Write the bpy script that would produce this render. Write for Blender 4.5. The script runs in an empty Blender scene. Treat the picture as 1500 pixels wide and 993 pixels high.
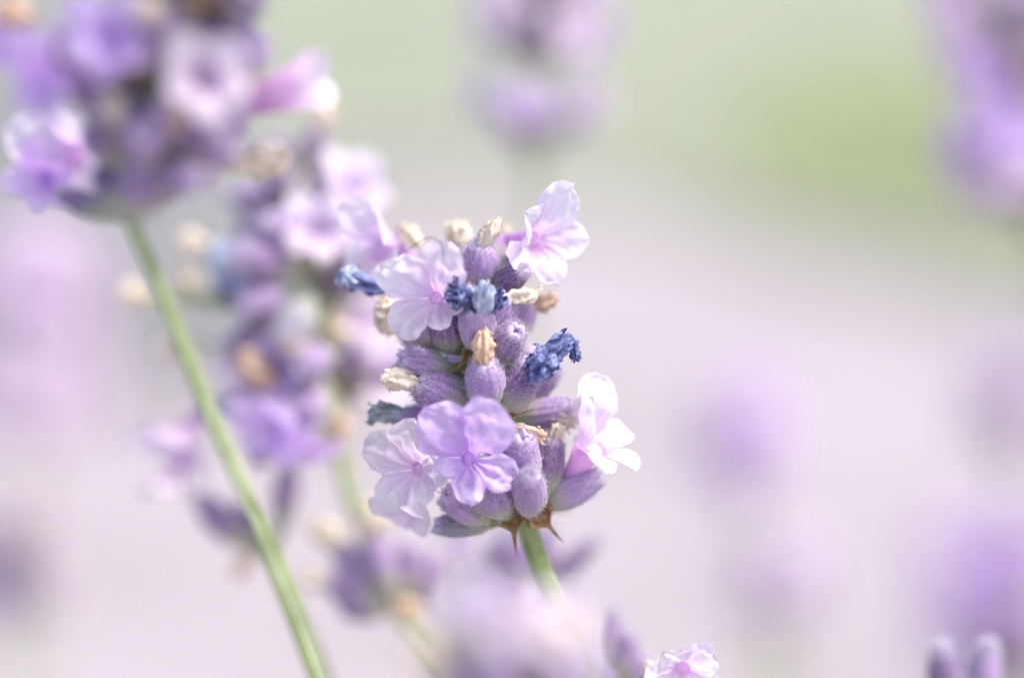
import bpy, math, random
import numpy as np
from mathutils import Vector, Matrix, noise

R = math.radians
scene = bpy.context.scene
col = scene.collection

# ------------------------------------------------------------------ camera
CAM = Vector((0.0, 0.0, 0.45))
PITCH = R(12.0)
FWD = Vector((0, math.cos(PITCH), -math.sin(PITCH)))
UPV = Vector((0, math.sin(PITCH), math.cos(PITCH)))
RGT = Vector((1, 0, 0))
LENS = 100.0
FOCUS = 0.3318
cd = bpy.data.cameras.new('camera')
cam = bpy.data.objects.new('camera', cd)
col.objects.link(cam)
cam.location = CAM
cam.rotation_euler = (math.pi / 2 - PITCH, 0, 0)
cd.lens = LENS
cd.sensor_width = 36.0
cd.clip_start = 0.01
cd.clip_end = 2000.0
cd.dof.use_dof = True
cd.dof.focus_distance = FOCUS
cd.dof.aperture_fstop = 4.3
scene.camera = cam

# ------------------------------------------------------------------ sky, sun, exposure
SUN_EL, SUN_AZ = R(58), R(112)          # azimuth from +Y (behind the flowers) towards +X
world = bpy.data.worlds.new('World')
scene.world = world
world.use_nodes = True
wn = world.node_tree
sky = wn.nodes.new('ShaderNodeTexSky')
sky.sky_type = 'NISHITA'
sky.sun_disc = False
sky.sun_elevation = SUN_EL
sky.sun_rotation = SUN_AZ
sky.air_density = 0.8
sky.dust_density = 3.0
sky.ozone_density = 0.6
bg = wn.nodes['Background']
bg.inputs['Strength'].default_value = 0.12
wn.links.new(sky.outputs[0], bg.inputs['Color'])
sd = bpy.data.lights.new('sun', 'SUN')
sd.energy = 1.5
sd.angle = R(14)
sd.color = (1.0, 0.965, 0.92)
sun = bpy.data.objects.new('sun', sd)
col.objects.link(sun)
sdir = Vector((math.sin(SUN_AZ) * math.cos(SUN_EL), math.cos(SUN_AZ) * math.cos(SUN_EL), math.sin(SUN_EL)))
sun.rotation_euler = sdir.to_track_quat('Z', 'Y').to_euler()
sun.location = (0.5, 1.0, 3.0)
scene.view_settings.view_transform = 'Standard'
scene.view_settings.look = 'None'
scene.view_settings.gamma = 1.0
scene.view_settings.use_curve_mapping = False
scene.view_settings.exposure = 1.42
scene.cycles.use_denoising = True
scene.cycles.max_bounces = 10
scene.cycles.transmission_bounces = 8
scene.cycles.diffuse_bounces = 5

# ------------------------------------------------------------------ helpers
PXS = 36.0 / LENS / 1500.0             # metres per photo pixel per metre of depth


def P(px, py, d):
    """photo pixel + distance along the view axis (m) -> world point"""
    return CAM + FWD * d + RGT * ((px - 750) * PXS * d) + UPV * ((496.5 - py) * PXS * d)


def mesh(name, v, f, mats=(), smooth=True, attr=None, across=None):
    m = bpy.data.meshes.new(name)
    m.from_pydata([tuple(x) for x in v], [], [tuple(x) for x in f])
    for a in mats:
        m.materials.append(a)
    if smooth:
        m.polygons.foreach_set('use_smooth', [True] * len(m.polygons))
    if attr is not None:
        a = m.attributes.new('along', 'FLOAT', 'POINT')
        a.data.foreach_set('value', list(attr))
    if across is not None:
        a = m.attributes.new('across', 'FLOAT', 'POINT')
        a.data.foreach_set('value', list(across))
    m.update()
    return m


def obj(name, me, parent=None, M=None, kind=None, label=None):
    o = bpy.data.objects.new(name, me)
    col.objects.link(o)
    if parent is not None:
        o.parent = parent
    if M is not None:
        o.matrix_basis = M
    if kind:
        o['kind'] = kind
    if label:
        o['label'] = label
    return o


def root(name, loc, label, cat, group=None):
    o = bpy.data.objects.new(name, None)
    o.empty_display_size = 0.01
    col.objects.link(o)
    o.location = loc
    o['label'] = label
    o['category'] = cat
    if group:
        o['group'] = group
    return o


def frame(B, T, w, hint, length=None):
    """matrix mapping a unit prototype (z 0..1, radius .5) to base B, tip T, width w; local +Y leans to hint"""
    z = (T - B)
    L = z.length if length is None else length
    z = z.normalized()
    x = hint.cross(z)
    if x.length < 1e-6:
        x = Vector((1, 0, 0)).cross(z)
    x.normalize()
    y = z.cross(x)
    M = Matrix(((x.x * w, y.x * w, z.x * L, B.x), (x.y * w, y.y * w, z.y * L, B.y), (x.z * w, y.z * w, z.z * L, B.z), (0, 0, 0, 1)))
    return M


def catmull(pts, n=8):
    out = []
    p = [pts[0] * 2 - pts[1]] + list(pts) + [pts[-1] * 2 - pts[-2]]
    for i in range(1, len(p) - 2):
        a, b, c, d = p[i - 1], p[i], p[i + 1], p[i + 2]
        for k in range(n):
            t = k / n
            out.append(0.5 * ((2 * b) + (c - a) * t + (2 * a - 5 * b + 4 * c - d) * t * t + (3 * b - a - 3 * c + d) * t ** 3))
    out.append(pts[-1])
    return out


def tube(pts, rad, seg=12, square=0.0, v=None, f=None, caps=True):
    v = [] if v is None else v
    f = [] if f is None else f
    off = len(v)
    n = len(pts)
    ref = Vector((0.3, 0.9, 0.1))
    for i, p in enumerate(pts):
        t = (pts[min(i + 1, n - 1)] - pts[max(i - 1, 0)]).normalized()
        x = ref.cross(t).normalized()
        y = t.cross(x)
        r = rad(i / (n - 1)) if callable(rad) else rad
        for k in range(seg):
            a = 2 * math.pi * k / seg
            rr = r * (1 + square * math.cos(4 * a))
            v.append(p + x * (rr * math.cos(a)) + y * (rr * math.sin(a)))
    for i in range(n - 1):
        for k in range(seg):
            a = off + i * seg + k
            b = off + i * seg + (k + 1) % seg
            f.append((a, b, b + seg, a + seg))
    if caps:
        f.append(tuple(off + k for k in reversed(range(seg))))
        f.append(tuple(off + (n - 1) * seg + k for k in range(seg)))
    return v, f


# ------------------------------------------------------------------ materials
def newmat(name):
    m = bpy.data.materials.new(name)
    m.use_nodes = True
    nt = m.node_tree
    return m, nt, nt.nodes, nt.links, nt.nodes['Principled BSDF']


def ramp(nodes, stops, interp='LINEAR'):
    r = nodes.new('ShaderNodeValToRGB')
    r.color_ramp.interpolation = interp
    e = r.color_ramp.elements
    while len(e) < len(stops):
        e.new(0.5)
    for k, (p, c) in enumerate(stops):
        e[k].position = p
        e[k].color = (*c, 1)
    return r


def noise_node(nodes, links, scale, detail=4, coord='Object', rough=0.6, vec=None):
    n = nodes.new('ShaderNodeTexNoise')
    n.inputs['Scale'].default_value = scale
    n.inputs['Detail'].default_value = detail
    n.inputs['Roughness'].default_value = rough
    if vec is None:
        tc = nodes.new('ShaderNodeTexCoord')
        vec = tc.outputs[coord]
    links.new(vec, n.inputs['Vector'])
    return n


def calyx_material(name, purple, light, green):
    m, nt, N, L, b = newmat(name)
    tc = N.new('ShaderNodeTexCoord')
    sep = N.new('ShaderNodeSeparateXYZ')
    L.new(tc.outputs['Object'], sep.inputs[0])
    n1 = noise_node(N, L, 4.0, 5)
    n2 = noise_node(N, L, 22.0, 3, rough=0.7)
    oi = N.new('ShaderNodeObjectInfo')
    rp = ramp(N, [(0.30, purple), (0.70, light)])
    mx = N.new('ShaderNodeMath'); mx.operation = 'MULTIPLY_ADD'
    mx.inputs[1].default_value = 0.45
    L.new(n2.outputs[0], mx.inputs[0]); 
    ms = N.new('ShaderNodeMath'); ms.operation = 'MULTIPLY_ADD'; ms.inputs[1].default_value = 0.30; ms.inputs[2].default_value = 0.02
    L.new(oi.outputs['Random'], ms.inputs[0])
    m3 = N.new('ShaderNodeMath'); m3.operation = 'MULTIPLY_ADD'; m3.inputs[1].default_value = 0.35
    L.new(n1.outputs[0], m3.inputs[0]); L.new(ms.outputs[0], m3.inputs[2])
    L.new(m3.outputs[0], mx.inputs[2])
    # lengthwise veins between the ribs
    at2 = N.new('ShaderNodeMath'); at2.operation = 'ARCTAN2'
    L.new(sep.outputs['Y'], at2.inputs[0]); L.new(sep.outputs['X'], at2.inputs[1])
    vm_ = N.new('ShaderNodeMath'); vm_.operation = 'MULTIPLY_ADD'; vm_.inputs[1].default_value = 13.0
    nv_ = N.new('ShaderNodeMath'); nv_.operation = 'MULTIPLY'; nv_.inputs[1].default_value = 2.5
    L.new(n1.outputs[0], nv_.inputs[0]); L.new(at2.outputs[0], vm_.inputs[0]); L.new(nv_.outputs[0], vm_.inputs[2])
    cs_ = N.new('ShaderNodeMath'); cs_.operation = 'COSINE'; L.new(vm_.outputs[0], cs_.inputs[0])
    vv_ = N.new('ShaderNodeMath'); vv_.operation = 'MULTIPLY_ADD'; vv_.inputs[1].default_value = 0.05
    L.new(cs_.outputs[0], vv_.inputs[0]); L.new(mx.outputs[0], vv_.inputs[2])
    L.new(vv_.outputs[0], rp.inputs[0])
    # greenish base of the calyx
    ad = N.new('ShaderNodeMath'); ad.operation = 'MULTIPLY_ADD'; ad.inputs[1].default_value = 0.35
    L.new(n1.outputs[0], ad.inputs[0]); L.new(sep.outputs['Z'], ad.inputs[2])
    gr = ramp(N, [(0.36, (1, 1, 1)), (0.78, (0, 0, 0))])
    L.new(ad.outputs[0], gr.inputs[0])
    mix = N.new('ShaderNodeMixRGB')
    L.new(gr.outputs[0], mix.inputs[0]); L.new(rp.outputs[0], mix.inputs[1])
    mix.inputs[2].default_value = (*green, 1)
    rim = ramp(N, [(0.90, (0, 0, 0)), (0.99, (1, 1, 1))])
    L.new(sep.outputs['Z'], rim.inputs[0])
    rm = N.new('ShaderNodeMixRGB')
    rf = N.new('ShaderNodeMath'); rf.operation = 'MULTIPLY'; rf.inputs[1].default_value = 0.7
    L.new(rim.outputs[0], rf.inputs[0]); L.new(rf.outputs[0], rm.inputs[0]); L.new(mix.outputs[0], rm.inputs[1])
    rm.inputs[2].default_value = (0.70, 0.58, 0.76, 1)          # pale papery rim of the calyx mouth
    L.new(rm.outputs[0], b.inputs['Base Color'])
    b.inputs['Roughness'].default_value = 0.75
    b.inputs['Sheen Weight'].default_value = 0.35
    b.inputs['Sheen Roughness'].default_value = 0.4
    b.inputs['Specular IOR Level'].default_value = 0.25
    bp = N.new('ShaderNodeBump'); bp.inputs['Strength'].default_value = 0.5; bp.inputs['Distance'].default_value = 0.0002
    L.new(n2.outputs[0], bp.inputs['Height']); L.new(bp.outputs[0], b.inputs['Normal'])
    return m


def petal_material(name, throat, mid, edge, trans=0.5, vein=0.5):
    m, nt, N, L, b = newmat(name)
    N.remove(b)
    out = N['Material Output']
    at = N.new('ShaderNodeAttribute'); at.attribute_name = 'along'
    n1 = noise_node(N, L, 350.0, 3)
    ad = N.new('ShaderNodeMath'); ad.operation = 'MULTIPLY_ADD'; ad.inputs[1].default_value = 0.35
    L.new(n1.outputs[0], ad.inputs[0]); L.new(at.outputs['Fac'], ad.inputs[2])
    rp = ramp(N, [(0.20, throat), (0.62, mid), (1.15 if False else 1.0, edge)])
    L.new(ad.outputs[0], rp.inputs[0])
    hsv = N.new('ShaderNodeHueSaturation')
    oi = N.new('ShaderNodeObjectInfo')
    mr = N.new('ShaderNodeMapRange'); mr.inputs[3].default_value = 0.8; mr.inputs[4].default_value = 1.15
    L.new(oi.outputs['Random'], mr.inputs[0]); L.new(mr.outputs[0], hsv.inputs['Saturation'])
    # darker veins fanning out from the throat
    ac = N.new('ShaderNodeAttribute'); ac.attribute_name = 'across'
    sn = N.new('ShaderNodeMath'); sn.operation = 'MULTIPLY_ADD'; sn.inputs[1].default_value = 6.0
    nw = noise_node(N, L, 500.0, 2)
    nm = N.new('ShaderNodeMath'); nm.operation = 'MULTIPLY'; nm.inputs[1].default_value = 5.0
    L.new(nw.outputs[0], nm.inputs[0]); L.new(ac.outputs['Fac'], sn.inputs[0]); L.new(nm.outputs[0], sn.inputs[2])
    si = N.new('ShaderNodeMath'); si.operation = 'SINE'; L.new(sn.outputs[0], si.inputs[0])
    vr = ramp(N, [(0.45, (0, 0, 0)), (1.0, (1, 1, 1))]); 
    L.new(si.outputs[0], vr.inputs[0])
    fd = N.new('ShaderNodeMapRange'); fd.inputs[1].default_value = 0.25; fd.inputs[2].default_value = 0.95; fd.inputs[3].default_value = 0.55; fd.inputs[4].default_value = 0.05
    L.new(at.outputs['Fac'], fd.inputs[0])
    vm = N.new('ShaderNodeMath'); vm.operation = 'MULTIPLY'; L.new(vr.outputs[0], vm.inputs[0]); L.new(fd.outputs[0], vm.inputs[1])
    vx = N.new('ShaderNodeMixRGB'); vx.blend_type = 'MULTIPLY'; L.new(vm.outputs[0], vx.inputs[0]); L.new(rp.outputs[0], vx.inputs[1])
    vx.inputs[2].default_value = (0.80, 0.62, 0.86, 1)
    L.new(vx.outputs[0], hsv.inputs['Color'])
    d = N.new('ShaderNodeBsdfDiffuse'); t = N.new('ShaderNodeBsdfTranslucent')
    L.new(hsv.outputs[0], d.inputs[0]); L.new(hsv.outputs[0], t.inputs[0])
    mx = N.new('ShaderNodeMixShader'); mx.inputs[0].default_value = trans
    L.new(d.outputs[0], mx.inputs[1]); L.new(t.outputs[0], mx.inputs[2])
    g = N.new('ShaderNodeBsdfGlossy'); g.inputs['Roughness'].default_value = 0.45
    mg = N.new('ShaderNodeMixShader'); mg.inputs[0].default_value = 0.03
    L.new(mx.outputs[0], mg.inputs[1]); L.new(g.outputs[0], mg.inputs[2])
    L.new(mg.outputs[0], out.inputs['Surface'])
    bp = N.new('ShaderNodeBump'); bp.inputs['Strength'].default_value = vein; bp.inputs['Distance'].default_value = 0.0002
    n2 = noise_node(N, L, 900.0, 2)
    L.new(n2.outputs[0], bp.inputs['Height'])
    L.new(bp.outputs[0], d.inputs['Normal'])
    return m


def sheet_material(name, c1, c2, scale, trans=0.3, rough=0.8, p0=0.35, p1=0.65, bump=0.4, bumpd=0.0002):
    """two-tone noise colour on a diffuse / translucent sheet"""
    m, nt, N, L, b = newmat(name)
    out = N['Material Output']
    n1 = noise_node(N, L, scale, 5)
    rp = ramp(N, [(p0, c1), (p1, c2)])
    L.new(n1.outputs[0], rp.inputs[0])
    L.new(rp.outputs[0], b.inputs['Base Color'])
    b.inputs['Roughness'].default_value = rough
    b.inputs['Specular IOR Level'].default_value = 0.2
    bp = N.new('ShaderNodeBump'); bp.inputs['Strength'].default_value = bump; bp.inputs['Distance'].default_value = bumpd
    L.new(n1.outputs[0], bp.inputs['Height']); L.new(bp.outputs[0], b.inputs['Normal'])
    if trans > 0:
        t = N.new('ShaderNodeBsdfTranslucent')
        L.new(rp.outputs[0], t.inputs[0])
        mx = N.new('ShaderNodeMixShader'); mx.inputs[0].default_value = trans
        L.new(b.outputs[0], mx.inputs[1]); L.new(t.outputs[0], mx.inputs[2])
        L.new(mx.outputs[0], out.inputs['Surface'])
    return m


M_CALYX = calyx_material('calyx_purple', (0.085, 0.045, 0.125), (0.44, 0.30, 0.52), (0.44, 0.47, 0.30))
M_CALYX_GREY = calyx_material('calyx_grey', (0.16, 0.15, 0.20), (0.36, 0.34, 0.38), (0.38, 0.42, 0.30))
M_FUZZ = sheet_material('calyx_hair', (0.72, 0.67, 0.78), (0.90, 0.87, 0.93), 5.0, trans=0.55, bump=0)
M_PETAL = petal_material('petal_lilac', (0.64, 0.34, 0.84), (0.72, 0.48, 0.90), (0.80, 0.62, 0.93), 0.48)
M_PETAL_PALE = petal_material('petal_pale', (0.80, 0.46, 0.82), (0.87, 0.70, 0.87), (0.91, 0.83, 0.89), 0.52)
M_CREAM = sheet_material('dried_cream', (0.30, 0.17, 0.09), (0.88, 0.80, 0.66), 3.0, trans=0.3, p0=0.27, p1=0.46, bump=0.6)
M_TAN = sheet_material('dried_tan', (0.30, 0.15, 0.08), (0.82, 0.63, 0.46), 3.0, trans=0.3, p0=0.25, p1=0.48, bump=0.6)
M_BLUE = sheet_material('dried_indigo', (0.045, 0.04, 0.19), (0.44, 0.50, 0.80), 2.6, trans=0.3, p0=0.36, p1=0.66, bump=0.6)
M_ICE = sheet_material('dried_pale_blue', (0.26, 0.34, 0.58), (0.76, 0.80, 0.88), 2.5, trans=0.35, p0=0.33, p1=0.58)
M_GREY = sheet_material('dried_grey', (0.22, 0.24, 0.20), (0.66, 0.72, 0.74), 2.2, trans=0.3)
M_BRACT = sheet_material('bract_brown', (0.20, 0.10, 0.04), (0.54, 0.36, 0.18), 4.0, trans=0.25)
M_STEM = sheet_material('stem_green', (0.19, 0.25, 0.09), (0.34, 0.41, 0.19), 420.0, trans=0.0, rough=0.6)
M_LEAF = sheet_material('lavender_leaf', (0.10, 0.14, 0.07), (0.24, 0.28, 0.18), 60.0, trans=0.3)
M_THREAD = sheet_material('thread_brown', (0.10, 0.08, 0.06), (0.22, 0.19, 0.14), 300.0, trans=0)

# ------------------------------------------------------------------ prototypes (unit length, radius .5)
def calyx_proto(seed, closed=False, nh=640, hl=(.06, .15)):
    rnd = random.Random(seed)
    prof = [(0.0, .20), (.04, .34), (.12, .56), (.22, .76), (.34, .92), (.46, 1.0), (.58, 1.0), (.70, .95), (.80, .86), (.88, .75), (.94, .64), (.985, .52)]
    if closed:
        prof += [(1.0, .36), (1.0, .18), (.99, .05)]
    else:
        prof += [(1.0, .38), (.985, .26), (.95, .19), (.86, .13), (.78, .05)]
    seg = 39
    off = Vector((rnd.uniform(0, 50), rnd.uniform(0, 50), rnd.uniform(0, 50)))
    v, f = [], []
    bx, by = rnd.uniform(-.06, .06), rnd.uniform(-.06, .06)
    big = rnd.uniform(0, 6.28)
    for i, (z, r) in enumerate(prof):
        for k in range(seg):
            a = 2 * math.pi * k / seg
            rr = .5 * r * (1 + .075 * math.cos(13 * a) * min(1, z * 3))
            p = Vector((math.cos(a), math.sin(a), z * 1.6))
            rr *= 1 + .14 * noise.noise(p * 1.3 + off)
            zz = z
            if not closed and z > .85 and i < 15:
                w = (z - .85) / .15
                d = math.cos(a - big)
                zz += w * (.03 * math.cos(5 * (a - big)) + .06 * max(0, d) ** 6)
                rr *= 1 - .25 * w * max(0, d) ** 6
            bend = z * z
            v.append(Vector((rr * math.cos(a) + bx * bend, rr * math.sin(a) + by * bend, zz)))
    n = len(prof)
    for i in range(n - 1):
        for k in range(seg):
            a = i * seg + k
            b = i * seg + (k + 1) % seg
            f.append((a, b, b + seg, a + seg))
    f.append(tuple(reversed(range(seg))))
    f.append(tuple((n - 1) * seg + k for k in range(seg)))
    me = mesh('calyx', v, f, [M_CALYX])
    # hairs: short tapering prisms standing on the calyx, leaning to its tip
    hv, hf = [], []
    rows = 12 if not closed else 14
    for _ in range(nh):
        i = rnd.randrange(0, rows - 1) if rnd.random() < .72 else rnd.randrange(rows - 5, rows - 1)
        k = rnd.randrange(seg)
        a, b_, c, d = v[i * seg + k], v[i * seg + (k + 1) % seg], v[(i + 1) * seg + k], v[(i + 1) * seg + (k + 1) % seg]
        s, t = rnd.random(), rnd.random()
        p = a * (1 - s) * (1 - t) + b_ * s * (1 - t) + c * (1 - s) * t + d * s * t
        nrm = (b_ - a).cross(c - a)
        if nrm.length < 1e-9:
            continue
        nrm.normalize()
        dirv = (nrm + Vector((rnd.uniform(-.5, .5), rnd.uniform(-.5, .5), rnd.uniform(-.05, .75)))).normalized()
        ln = rnd.uniform(*hl)
        cur = Vector((rnd.uniform(-.5, .5), rnd.uniform(-.5, .5), rnd.uniform(-.2, .6))) * ln * .5
        side = dirv.cross(Vector((rnd.random(), rnd.random(), rnd.random() + .1))).normalized()
        s2 = dirv.cross(side)
        r0 = rnd.uniform(.0055, .0085)
        o = len(hv)
        for (h, rr) in ((0, r0), (.55, r0 * .8)):
            q = p - nrm * .004 + dirv * ln * h + cur * h * h
            for g in range(3):
                an = g * 2.0944
                hv.append(q + (side * math.cos(an) + s2 * math.sin(an)) * rr)
        hv.append(p + dirv * ln + cur)
        for g in range(3):
            g2 = (g + 1) % 3
            hf.append((o + g, o + g2, o + 3 + g2, o + 3 + g))
            hf.append((o + 3 + g, o + 3 + g2, o + 6))
    fz = mesh('fuzz', hv, hf, [M_FUZZ])
    return me, fz


CALYX = [calyx_proto(s) for s in range(11, 17)]
BUD = [calyx_proto(s, True) for s in range(31, 34)]
FLUFFY = [calyx_proto(s, True, 1000, (.10, .22)) for s in (51, 52)]
CALYX_G = []
for me_, fz_ in CALYX[:2]:
    c_ = me_.copy(); c_.materials.clear(); c_.materials.append(M_CALYX_GREY)
    CALYX_G.append((c_, fz_))


def smooth(a, b, x):
    t = max(0.0, min(1.0, (x - a) / (b - a)))
    return t * t * (3 - 2 * t)


def corolla_proto(seed, mat, tube_len=5.0, r0=.75, r1=1.55, up=(4.6, 4.8, 12, 62), low=(3.2, 3.2, 55, 120), split=42, ruffle=.28, ls=(1, 1, 1), pw=1.2):
    """lavender corolla in mm: tube along +Z, upper lip towards +Y; the tube mesh and its five lobe meshes"""
    rnd = random.Random(seed)
    seg = 30
    v, f, at = [], [], []
    rings = 9
    off = Vector((rnd.uniform(0, 90), rnd.uniform(0, 90), rnd.uniform(0, 90)))
    for i in range(rings):
        t = i / (rings - 1)
        r = r0 + (r1 - r0) * t ** 1.8
        for k in range(seg):
            a = 2 * math.pi * k / seg
            v.append(Vector((r * math.cos(a), r * math.sin(a), tube_len * t)) * .001)
            at.append(.15 + .1 * t)
    f.append(tuple(reversed(range(seg))))
    for i in range(rings - 1):
        for k in range(seg):
            a = i * seg + k
            b = i * seg + (k + 1) % seg
            f.append((a, b, b + seg, a + seg))
    # pale stamen bulge closing the mouth, added so the shaded throat reads lit
    o = len(v)
    for i in range(7):
        t = i / 6
        rr = r1 * .97 * math.cos(t * math.pi / 2) ** .8
        for k in range(seg):
            a = 2 * math.pi * k / seg
            w_ = 1 + .45 * noise.noise(Vector((math.cos(a) * 1.5, math.sin(a) * 1.5, t * 2)) + off)
            v.append(Vector((rr * w_ * math.cos(a), rr * w_ * math.sin(a) - .25 * t, tube_len * .9 + .45 * math.sin(t * math.pi / 2) * w_)) * .001)
            at.append(.45 + .25 * t)
    for i in range(6):
        for k in range(seg):
            a = o + i * seg + k
            b = o + i * seg + (k + 1) % seg
            f.append((a, b, b + seg, a + seg))
    tubeme = mesh('corolla', v, f, [mat], attr=at)
    lobes = []
    specs = [(90 - split, 82, *up), (90 + split, 82, *up), (270, 62, *low), (270 - 66, 70, *low), (270 + 66, 70, *low)]
    for (th, span, ln, wd, ph0, ph1), lsc in zip(specs, (1, 1) + tuple(ls)):
        ln *= lsc; wd *= lsc
        ln *= rnd.uniform(.9, 1.1); wd *= rnd.uniform(.92, 1.1)
        ph0 += rnd.uniform(-8, 8); ph1 += rnd.uniform(-22, 22)
        nu, nv = 18, 20
        vv, ff, aa, ac = [], [], [], []
        thr = R(th)
        rad = Vector((math.cos(thr), math.sin(thr), 0)); tan = Vector((-math.sin(thr), math.cos(thr), 0)); zz = Vector((0, 0, 1))
        r, z = r1, tube_len
        cup = rnd.uniform(-.25, .45)
        skew = rnd.uniform(-.5, .5)
        for j in range(nv + 1):
            t = j / nv
            ph = R(ph0 + (ph1 - ph0) * t ** pw)
            if j:
                r += math.sin(ph) * ln / nv
                z += math.cos(ph) * ln / nv
            nrm = rad * math.cos(ph) - zz * math.sin(ph)
            hw0 = r1 * math.sin(R(span / 2))
            hw = hw0 + (wd / 2 - hw0) * smooth(0, .55, t)
            if t > .4:
                hw *= max(0.0, 1 - ((t - .4) / .6) ** 2.6) ** .5
            for i in range(nu + 1):
                u = -1 + 2 * i / nu
                hv_ = hw * (1 + .16 * noise.noise(Vector((t * 5 + th, 3 if u > 0 else 9, seed))))
                p = rad * r + zz * z + tan * (u * hv_ + skew * t * t)
                arc = r1 * (1 - math.cos(R(span / 2) * u)) * (1 - smooth(0, .7, t))
                p -= rad * arc
                p -= nrm * (cup * u * u * smooth(.1, .8, t) * hw * .5)
                nn = noise.noise(Vector((p.x, p.y, p.z)) * .45 + off)
                n2 = noise.noise(Vector((p.x, p.y, p.z)) * 1.1 + off * 2)
                p += nrm * ((nn * ruffle * 2.0 + n2 * ruffle * .7) * t) + rad * (nn * ruffle * .6 * t)
                p += nrm * (.22 * ruffle * math.cos(u * 8 + th + 2 * nn) * math.sin(math.pi * min(1, t * 1.1)))
                p += (rad * math.sin(ph) + zz * math.cos(ph)) * (ln * .10 * noise.noise(Vector((u * 2.2, th, seed * .7))) * t)
                vv.append(p * .001)
                aa.append(.25 + .75 * t)
                ac.append(u * 3.0)
        for j in range(nv):
            for i in range(nu):
                a = j * (nu + 1) + i
                ff.append((a, a + 1, a + nu + 2, a + nu + 1))
        lobes.append(mesh('petal', vv, ff, [mat], attr=aa, across=ac))
    return tubeme, lobes


COR = {
    'heart': corolla_proto(5, M_PETAL, 5.5, .85, .85, up=(8.6, 6.8, 0, 92), low=(5.0, 4.3, 10, 100), split=34, ruffle=.75, ls=(1.0, .72, 1.12), pw=.5),
    'open': corolla_proto(6, M_PETAL, 5.0, .8, 1.0, up=(5.8, 5.4, 5, 75), low=(4.0, 3.7, 15, 105), pw=.7),
    'pale': corolla_proto(8, M_PETAL_PALE, 5.0, .75, .9, up=(6.6, 5.0, 4, 55), low=(4.8, 3.9, 20, 100), ruffle=.5, pw=.7),
    'long': corolla_proto(21, M_PETAL_PALE, 6.0, .9, 1.9, up=(7.0, 6.8, 4, 35), low=(4.4, 4.0, 50, 105), ruffle=.35),
    'fan': corolla_proto(23, M_PETAL_PALE, 5.5, .85, .85, up=(9.4, 6.8, 0, 82), low=(5.2, 4.4, 10, 95), split=35, ruffle=.75, ls=(.8, 1.25, .85), pw=.5),
    'fan2': corolla_proto(29, M_PETAL_PALE, 5.5, .85, .85, up=(7.6, 5.8, 0, 85), low=(6.0, 4.8, 10, 92), split=38, ruffle=.7, pw=.5),
    'tubepale': corolla_proto(18, M_PETAL_PALE, 7.5, .9, 1.7, up=(3.8, 3.8, 0, 30), low=(3.2, 3.0, 5, 50), ruffle=.25),
    'wide': corolla_proto(14, M_PETAL, 5.0, .8, 1.1, up=(5.6, 5.0, 10, 90), low=(4.2, 3.9, 20, 115), ruffle=.45, pw=.7),
    'widepale': corolla_proto(44, M_PETAL_PALE, 5.0, .8, 1.1, up=(6.4, 5.4, 5, 70), low=(5.0, 4.3, 15, 95), ruffle=.45, pw=.7),
    'tubular': corolla_proto(17, M_PETAL, 7.5, .8, 1.6, up=(3.2, 3.4, 0, 35), low=(2.6, 2.6, 10, 60), ruffle=.25),
}


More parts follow.
